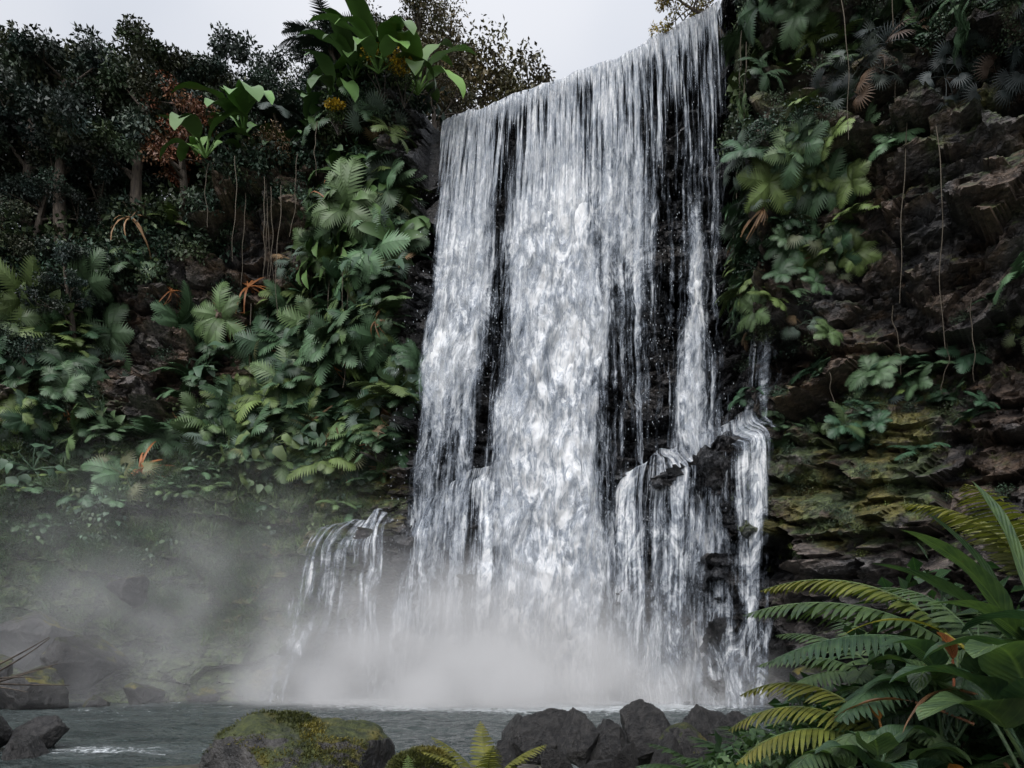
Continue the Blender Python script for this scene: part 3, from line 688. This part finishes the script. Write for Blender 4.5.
# ---------------------------------------------------------------- trees
def tree_mesh(name,seed,h=10,cw=3.4,nl=5200,col=(.028,.045,.022),L=.26,W=.13,low=.35,palm=False):
    global R
    R_=R;R=np.random.default_rng(seed);mb=MB();tb=MB()
    t=np.linspace(0,1,9);lean=R.normal(size=2)*.5
    P=np.stack([lean[0]*t**2+.2*np.sin(t*5),lean[1]*t**2,h*.8*t],-1);V,F,U=tube(P,.03*h*(1-.75*t)+.02 if not palm else .16+0*t,8);tb.add(V,F,U,(1,1,1))
    if palm:
        for k in range(16): add_frond(mb,P[-1],k*2.4,R.uniform(-.1,1.3),cw*R.uniform(.85,1.1),R.uniform(1.,1.8),26,.10,.26,np.array(col)*R.uniform(.7,1.3))
    else:
        ends=[]
        for k in range(13):
            tt=R.uniform(low,1);b=np.array([np.interp(tt,t,P[:,i]) for i in range(3)])
            l=cw*R.uniform(.55,1.05)*(1.15-.5*tt);A,T=arc(k*2.4+R.normal()*.3,R.uniform(.2,1.1),l,R.uniform(-.2,.5),6);A=A+b
            V,F,U=tube(A,.011*h*(1-.8*np.linspace(0,1,7))*(1.2-tt*.6),5);tb.add(V,F,U,(1,1,1));ends.append(A[-1])
            for s in range(3):
                i=R.integers(3,6);B,T=arc(k*2.4+R.normal()*1.,R.uniform(0,1.2),l*R.uniform(.3,.6),.3,4);B=B+A[i]
                V,F,U=tube(B,.035*(1-.7*np.linspace(0,1,5)),4);tb.add(V,F,U,(1,1,1));ends.append(B[-1])
        per=int(nl/len(ends))
        for e in ends:
            br=R.uniform(.5,1.6);tint=np.array(col)*br*np.array([R.uniform(.85,1.3),1,R.uniform(.8,1.1)])
            rad=R.uniform(.45,1.)*cw*.27;o=ball(per,(rad,rad,rad*.6))
            V,F,U,C=rleaves(e+o,L,W,dirs=o*.8/rad,col=tint);mb.add(V,F,U,C)
    V1,F1,U1,C1=mb.arr();V2,F2,U2,C2=tb.arr();R=R_
    o=mk_obj(name,np.vstack([V1,V2]),np.vstack([F1,F2+len(V1)]),M_leaf,UV=np.vstack([U1,U2]),C=np.vstack([C1,C2]))
    me=o.data;me.materials.append(M_bark);mi=np.zeros(len(me.polygons),dtype=np.int32);mi[len(F1):]=1;me.polygons.foreach_set('material_index',mi)
    bpy.data.objects.remove(o);return me
TM=[tree_mesh('jungle_tree_mesh_%d'%i,300+i,h=R.uniform(9,11),cw=R.uniform(3.2,4.2),nl=11000,col=c,L=.23,W=.12,low=.28) for i,c in enumerate([(.030,.050,.036),(.038,.053,.03),(.025,.042,.034),(.042,.058,.03)])]
TMo=tree_mesh('olive_tree_mesh',330,h=8,cw=3.4,nl=5500,col=(.07,.065,.03),L=.2,W=.09)
TMy=tree_mesh('yellow_tree_mesh',331,h=4,cw=2.2,nl=2600,col=(.17,.14,.02),L=.18,W=.1,low=.3)
TMr=tree_mesh('rusty_tree_mesh',332,h=8,cw=2.4,nl=3500,col=(.15,.065,.035),L=.2,W=.1)
TMp=tree_mesh('palm_tree_mesh',333,h=8,cw=3.4,col=(.03,.045,.034),palm=True)
def plat(x,b):
    j=int(np.argmin(abs(Xg-x)));k=int(np.argmin(abs(tp[:,0]-b)));return PYp[k,j],PZp[k,j]
for (x,b,s,m) in [(-33,1,1.2,0),(-30,2,1.4,1),(-27.5,1,1.35,2),(-25.5,3,1.35,0),(-23,1,1.25,3),(-20.8,2,1.2,1),(-18.8,1.5,1.,2),(-31,8,1.45,3),(-28,8,1.5,1),(-24.5,8,1.5,0),(-21.5,8,1.45,2),(-34,7,1.4,2),(-37,3,1.4,1),(-41,3,1.4,0),(-18.5,7,1.2,0),
    (-29,15,1.4,0),(-25,15,1.3,3),(-35,14,1.4,1),(-13.2,3,.8,2),(-11.2,2.5,.8,0),(-9.,3.5,.75,3),(-14.5,8,.95,1),(-11,9,1.05,2),(-22.3,5,1.2,3),(-16.5,4,.85,0),(-26.2,0.5,1.,2),(-19.9,4,1.15,0),(-16.8,9,1.05,2)]:
    y,z=plat(x,b);put('jungle_tree',TM[m],(x,y,z-.3),s,(0,0,R.random()*6))
for (x,b,s) in [(-6.2,6,1.1),(-4.8,5,1.05),(-8.5,7,1.05),(-5.5,3,.6)]:
    y,z=plat(x,b);put('olive_tree',TMo,(x,y,z-.3),s,(0,0,R.random()*6))
for (x,y,s) in [(-3.6,56,2.1),(-1.2,57,2.0),(.8,58,1.75)]:
    put('olive_tree',TMo,(x,y,32.2),s,(0,0,x*3))
y,z=plat(-10.5,2);put('palm_tree',TMp,(-10.3,y,z-.5),1.05,(.0,.05,1))
y,z=plat(-8.0,2);put('palm_tree',TMp,(-7.6,y,z-3),.75,(.0,.1,3))
y,z=plat(-14.5,2);put('palm_tree',TMp,(-14.6,y,z-1.5),.8,(.0,-.1,2))
put('yellow_tree',TMy,(11.0,38.3,34.2),1.0,(.0,-.85,.2))
y,z=plat(-21,1);put('rusty_tree',TMr,(-20.2,y-2.2,z-.5),1.2,(0,0,1))
for (x,zz,s,m) in [(-29,17,.7,0),(-26.5,20,.7,2),(-30.5,22,.8,1),(-27,24.5,.7,3),(-24,27,.6,0),(-28.5,27,.8,2)]:
    p,nn=cliff_at(x,zz);put('jungle_tree',TM[m],tuple(p+np.array([0,.2,-.3])),s,(.15,0,R.random()*6))
# ---------------------------------------------------------------- foreground right plants
def fg(name,items):
    mb=MB()
    for it in items: it(mb)
    return mb.obj(name,M_leafhi)
def fr(x,y,z,yaw,p0,L,dr,col,np_=20,pw=.09,plen=.25,tip=None):
    return lambda mb:add_frond(mb,np.array([x,y,z]),math.radians(yaw),math.radians(p0),L,math.radians(dr),np_,pw,plen,col,hi=True,tip=tip)
def lf(x,y,z,yaw,p0,L,W,dr,col,fold=.25,prof=None,stem=.3,wav=.08):
    def go(mb):
        P,T=arc(math.radians(yaw),math.radians(p0+15),stem,math.radians(10),4);V,F,U=tube(P+np.array([x,y,z]),.006+.006*L,6);mb.add(V,F,U,np.array(col)*1.2)
        V,F,U=strip(L,W,14,math.radians(p0),math.radians(dr),fold,prof=prof or (lambda t:math.sin(math.pi*t**.8)**.8 if t<1 else .0),wav=wav)
        mb.add(V@rz(math.radians(yaw)).T+P[-1]+np.array([x,y,z]),F,U,col)
    return go
g1=(.037,.074,.04);g2=(.058,.10,.045);gy=(.15,.15,.03);g3=(.022,.05,.035)
fg('sword_fern',[fr(3.0,4.9,2.55,172,42,1.5,62,g2,30,.076,.22),fr(3.05,4.8,2.5,188,28,1.5,55,g1,30,.076,.22),fr(3.,5.,2.65,155,54,1.4,75,(.07,.11,.03),28,.076,.2,tip=gy),fr(3.0,4.8,2.4,205,22,1.3,65,g1,28,.076),
   fr(3.1,4.9,2.6,120,64,1.1,80,g2,22),fr(3.0,4.7,2.4,230,30,1.05,80,g1,22),fr(3.1,4.9,2.5,60,60,1.1,80,g2,20),fr(3.1,4.9,2.5,0,60,1.1,80,g2,20),fr(2.9,4.6,2.2,180,10,1.2,55,g1,26,.08)])
fg('sword_fern',[fr(2.25,4.5,2.0,165,52,1.0,95,(.08,.11,.03),26,.08,tip=gy),fr(2.25,4.5,1.95,185,42,1.,90,(.06,.10,.03),26,.08,tip=gy),fr(2.25,4.5,1.95,205,35,.9,90,g2,24,.08),fr(2.25,4.5,2.05,145,62,1.,95,(.09,.115,.03),24,.08,tip=gy),
   fr(2.25,4.5,1.95,225,50,.75,90,g2,22,.08),fr(2.4,4.6,1.95,260,60,.7,100,g2,18),fr(2.5,4.6,1.95,100,70,.9,90,g2,22,.08),fr(2.5,4.6,1.95,20,60,.8,90,g2,18)])
fg('sword_fern',[fr(3.2,6.2,2.2,a,p,1.2,75,g2,26,.08,.22) for a,p in((170,50),(200,40),(140,65),(230,45),(100,75),(260,50),(320,60),(30,60))])
fg('sword_fern',[fr(3.9,5.6,3.15,100+a,70,1.1,70,(.10,.12,.03),26,.08,tip=gy) for a in(0,60,110,190,260,310)])
bp=lambda t:min(1,(t*4+.03))**.8*max(0,1-t**3)**.7
fg('banana_plant',[lf(3.3,4.7,2.35,150,72,1.05,.22,30,g1,prof=bp),lf(3.35,4.7,2.4,120,80,1.15,.22,25,g2,prof=bp),lf(3.3,4.6,2.35,175,50,1.05,.22,40,g1,prof=bp),lf(3.4,4.6,2.3,60,70,1.1,.22,40,g1,prof=bp),
   lf(3.4,4.5,2.3,-20,60,1.1,.22,60,g2,prof=bp),lf(3.3,4.5,2.35,200,42,.95,.2,55,g2,prof=bp),lf(3.4,4.5,2.3,260,50,.9,.2,70,g1,prof=bp),lf(3.2,4.6,2.4,190,62,1.05,.19,50,g2,prof=bp)])
bl=lambda t:(min(1,t*6+.05))**.6*(1-t)**.55*1.1 if t<.999 else .02
def bplant(x,y,z,L,c1,c2,n_=8,ph=0):
    return [lf(x+.05*math.cos(k),y,z+.04*k/3,175+ph+k*137.5,45+ (k*37)%35,L*(.85+.05*(k%5)),L*.62,85+(k*23)%35,(c1,c2)[k%2],prof=bl,stem=L*.8) for k in range(n_)]
fg('broadleaf_plant',bplant(2.55,4.3,2.05,.44,g1,g2,10))
fg('broadleaf_plant',bplant(2.0,4.0,1.66,.36,g2,g1,10,40))
fg('broadleaf_plant',bplant(2.65,3.7,1.78,.66,g2,g1,9,20))
fg('broadleaf_plant',bplant(3.0,3.8,2.05,.62,g1,g3,9,70))
fg('dead_leaves',[lf(2.45,4.1,2.4,200,75,.2,.09,50,(.36,.12,.06),fold=.4,stem=.15),lf(2.35,3.9,1.75,230,80,.24,.09,70,(.33,.13,.03),fold=.4,stem=.1),lf(2.5,4.0,2.2,150,10,.5,.035,60,(.14,.07,.04),fold=.7,wav=.3),
  lf(2.7,4.1,2.3,200,5,.5,.035,70,(.16,.09,.05),fold=.7,wav=.3),lf(2.7,4.2,2.5,170,30,.6,.04,70,(.22,.2,.04),fold=.5),lf(2.2,4.3,1.9,100,60,.2,.08,60,(.3,.14,.04),fold=.4),lf(2.6,3.9,2.0,240,-10,.5,.035,60,(.13,.07,.04),fold=.8,wav=.3)])
mb=MB();H1=T_shrub(420,(.07,.12,.06),.16,.12,8);H2=T_shrub(300,(.03,.07,.03),.2,.11,7)
for (x,y,z,s,t) in [(1.6,4.6,1.55,.45,(1,1,1)),(1.4,5.0,1.45,.42,(.8,.9,.8)),(1.85,4.9,1.6,.45,(.7,.8,.7)),(2.1,5.4,1.65,.5,(.7,.8,.7)),(1.9,4.1,1.5,.35,(.8,.9,.8))]:
    inst(mb,H1,np.array([x,y,z]),s,tint=t)
for (x,y,z,s) in [(2.6,5.2,1.7,.8),(3.2,5.6,2.0,.9),(3.8,5.2,2.2,.9),(2.1,5.9,1.4,.7),(3.0,6.2,1.6,1.),(3.4,4.2,1.8,.7),(2.7,4.7,1.6,.6),(3.7,6,2.3,1.)]:
    inst(mb,H2,np.array([x,y,z]),s,tint=(.7,.75,.7))
for k in range(34):
    x=R.uniform(1.7,3.8);y=R.uniform(4.2,7);inst(mb,TF[R.integers(4)],np.array([x,y,float(gz(np.array([x]),np.array([y]))[0])+.05]),R.uniform(.4,.8),tint=(.6,.68,.55))
mb.obj('undergrowth',M_leafhi)
fg('small_fern',[fr(-.25,7,1.22,a,p,.78,50,(.10,.12,.03),20,.11,.2,tip=gy) for a,p in((100,85),(170,70),(200,60),(350,65),(20,60),(280,70),(240,50),(310,50))])
fg('small_fern',[fr(-1.2,8.6,.98,a,p,.45,60,(.07,.11,.03),14,.12,.22) for a,p in((100,85),(170,60),(210,50),(350,55),(20,60),(280,60))])
mb=MB()
bpy.context.view_layer.update()
for o in [o for o in scene.objects if o.name.startswith('mossy_boulder')]:
    mw=np.array(o.matrix_world);me=o.data
    c=np.array([v.co for v in me.vertices]);nv=np.array([v.normal for v in me.vertices])
    Wv=c@mw[:3,:3].T+mw[:3,3];nw=nv@mw[:3,:3].T;nw/=np.linalg.norm(nw,axis=1)[:,None]
    mk=np.clip(nw[:,2]-.3,0,1)*ss(-.12,.12,fbm(Wv[:,0],Wv[:,1],Wv[:,2],1.6,4,9));k=R.choice(len(c),9000,p=mk/mk.sum())
    P=Wv[k]+R.normal(size=(9000,3))*.012
    V,F,U,C=rleaves(P,.045,.016,dirs=nw[k]*2,col=(.05,.058,.014),var=.5)
    yl=np.repeat(ss(-.1,.4,fbm(P[:,0],P[:,1],P[:,2],2.,3,19)),4)[:,None];C=C*(1+yl*np.array([1.4,.8,.3]));mb.add(V,F,U,C)
mb.obj('moss',M_leaf)
mb=MB()
for k in range(7):
    A,T=arc(math.radians(R.uniform(-25,25)),math.radians(R.uniform(-5,35)),R.uniform(1.,1.9),R.uniform(-.3,.4),7)
    V,F,U=tube(A+np.array([-9.,12,2.0+R.normal()*.12]),np.linspace(.025,.006,8),5);mb.add(V,F,U,(1,1,1))
mb.obj('bare_branch',M_bark)
# ---------------------------------------------------------------- camera, light, sky
cam=bpy.data.cameras.new('camera');co=bpy.data.objects.new('camera',cam);scene.collection.objects.link(co)
co.location=(0,0,2.6);co.rotation_euler=(math.radians(90),0,0);cam.lens=26.0;cam.sensor_width=36;cam.shift_y=.26;cam.clip_end=3000;cam.clip_start=.05
scene.camera=co
w=bpy.data.worlds.new('World');scene.world=w;w.use_nodes=True;nt=w.node_tree;nt.nodes.clear();n=N(nt)
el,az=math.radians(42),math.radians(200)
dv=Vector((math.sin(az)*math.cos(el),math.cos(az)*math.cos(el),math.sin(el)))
sky=n('ShaderNodeTexSky',sky_type='NISHITA',sun_disc=False,sun_elevation=el,sun_rotation=az,air_density=1.,dust_density=3.,ozone_density=1.)
gen=n('ShaderNodeTexCoord').outputs['Generated']
cn=n.noise(gen,2.2,3,.5)
cloud=n.mix(n.mr(cn,.35,.65),(4.7,4.95,5.45),(5.9,6.0,6.3))
cc=n.mix(.88,sky.outputs[0],cloud)
# overcast deck: brighter towards zenith; glow lobe about the sun added as front fill
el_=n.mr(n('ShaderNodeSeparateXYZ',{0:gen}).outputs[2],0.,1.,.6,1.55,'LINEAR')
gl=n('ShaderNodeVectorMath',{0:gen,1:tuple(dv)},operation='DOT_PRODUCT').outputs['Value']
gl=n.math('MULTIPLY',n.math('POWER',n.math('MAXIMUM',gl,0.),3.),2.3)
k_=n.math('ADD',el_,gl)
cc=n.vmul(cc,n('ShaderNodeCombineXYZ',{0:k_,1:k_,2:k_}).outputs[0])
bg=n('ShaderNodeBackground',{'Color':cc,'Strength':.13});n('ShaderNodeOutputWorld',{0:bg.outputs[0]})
sd=bpy.data.lights.new('sun','SUN');sd.energy=1.2;sd.angle=math.radians(20);sd.color=(1,.98,.95)
so=bpy.data.objects.new('sun',sd);scene.collection.objects.link(so)
so.rotation_euler=dv.to_track_quat('Z','Y').to_euler();so.location=(0,-20,60)
scene.view_settings.view_transform='Standard';scene.view_settings.look='None';scene.view_settings.exposure=0
print('verts',sum(len(o.data.vertices) for o in scene.objects if o.type=='MESH'))
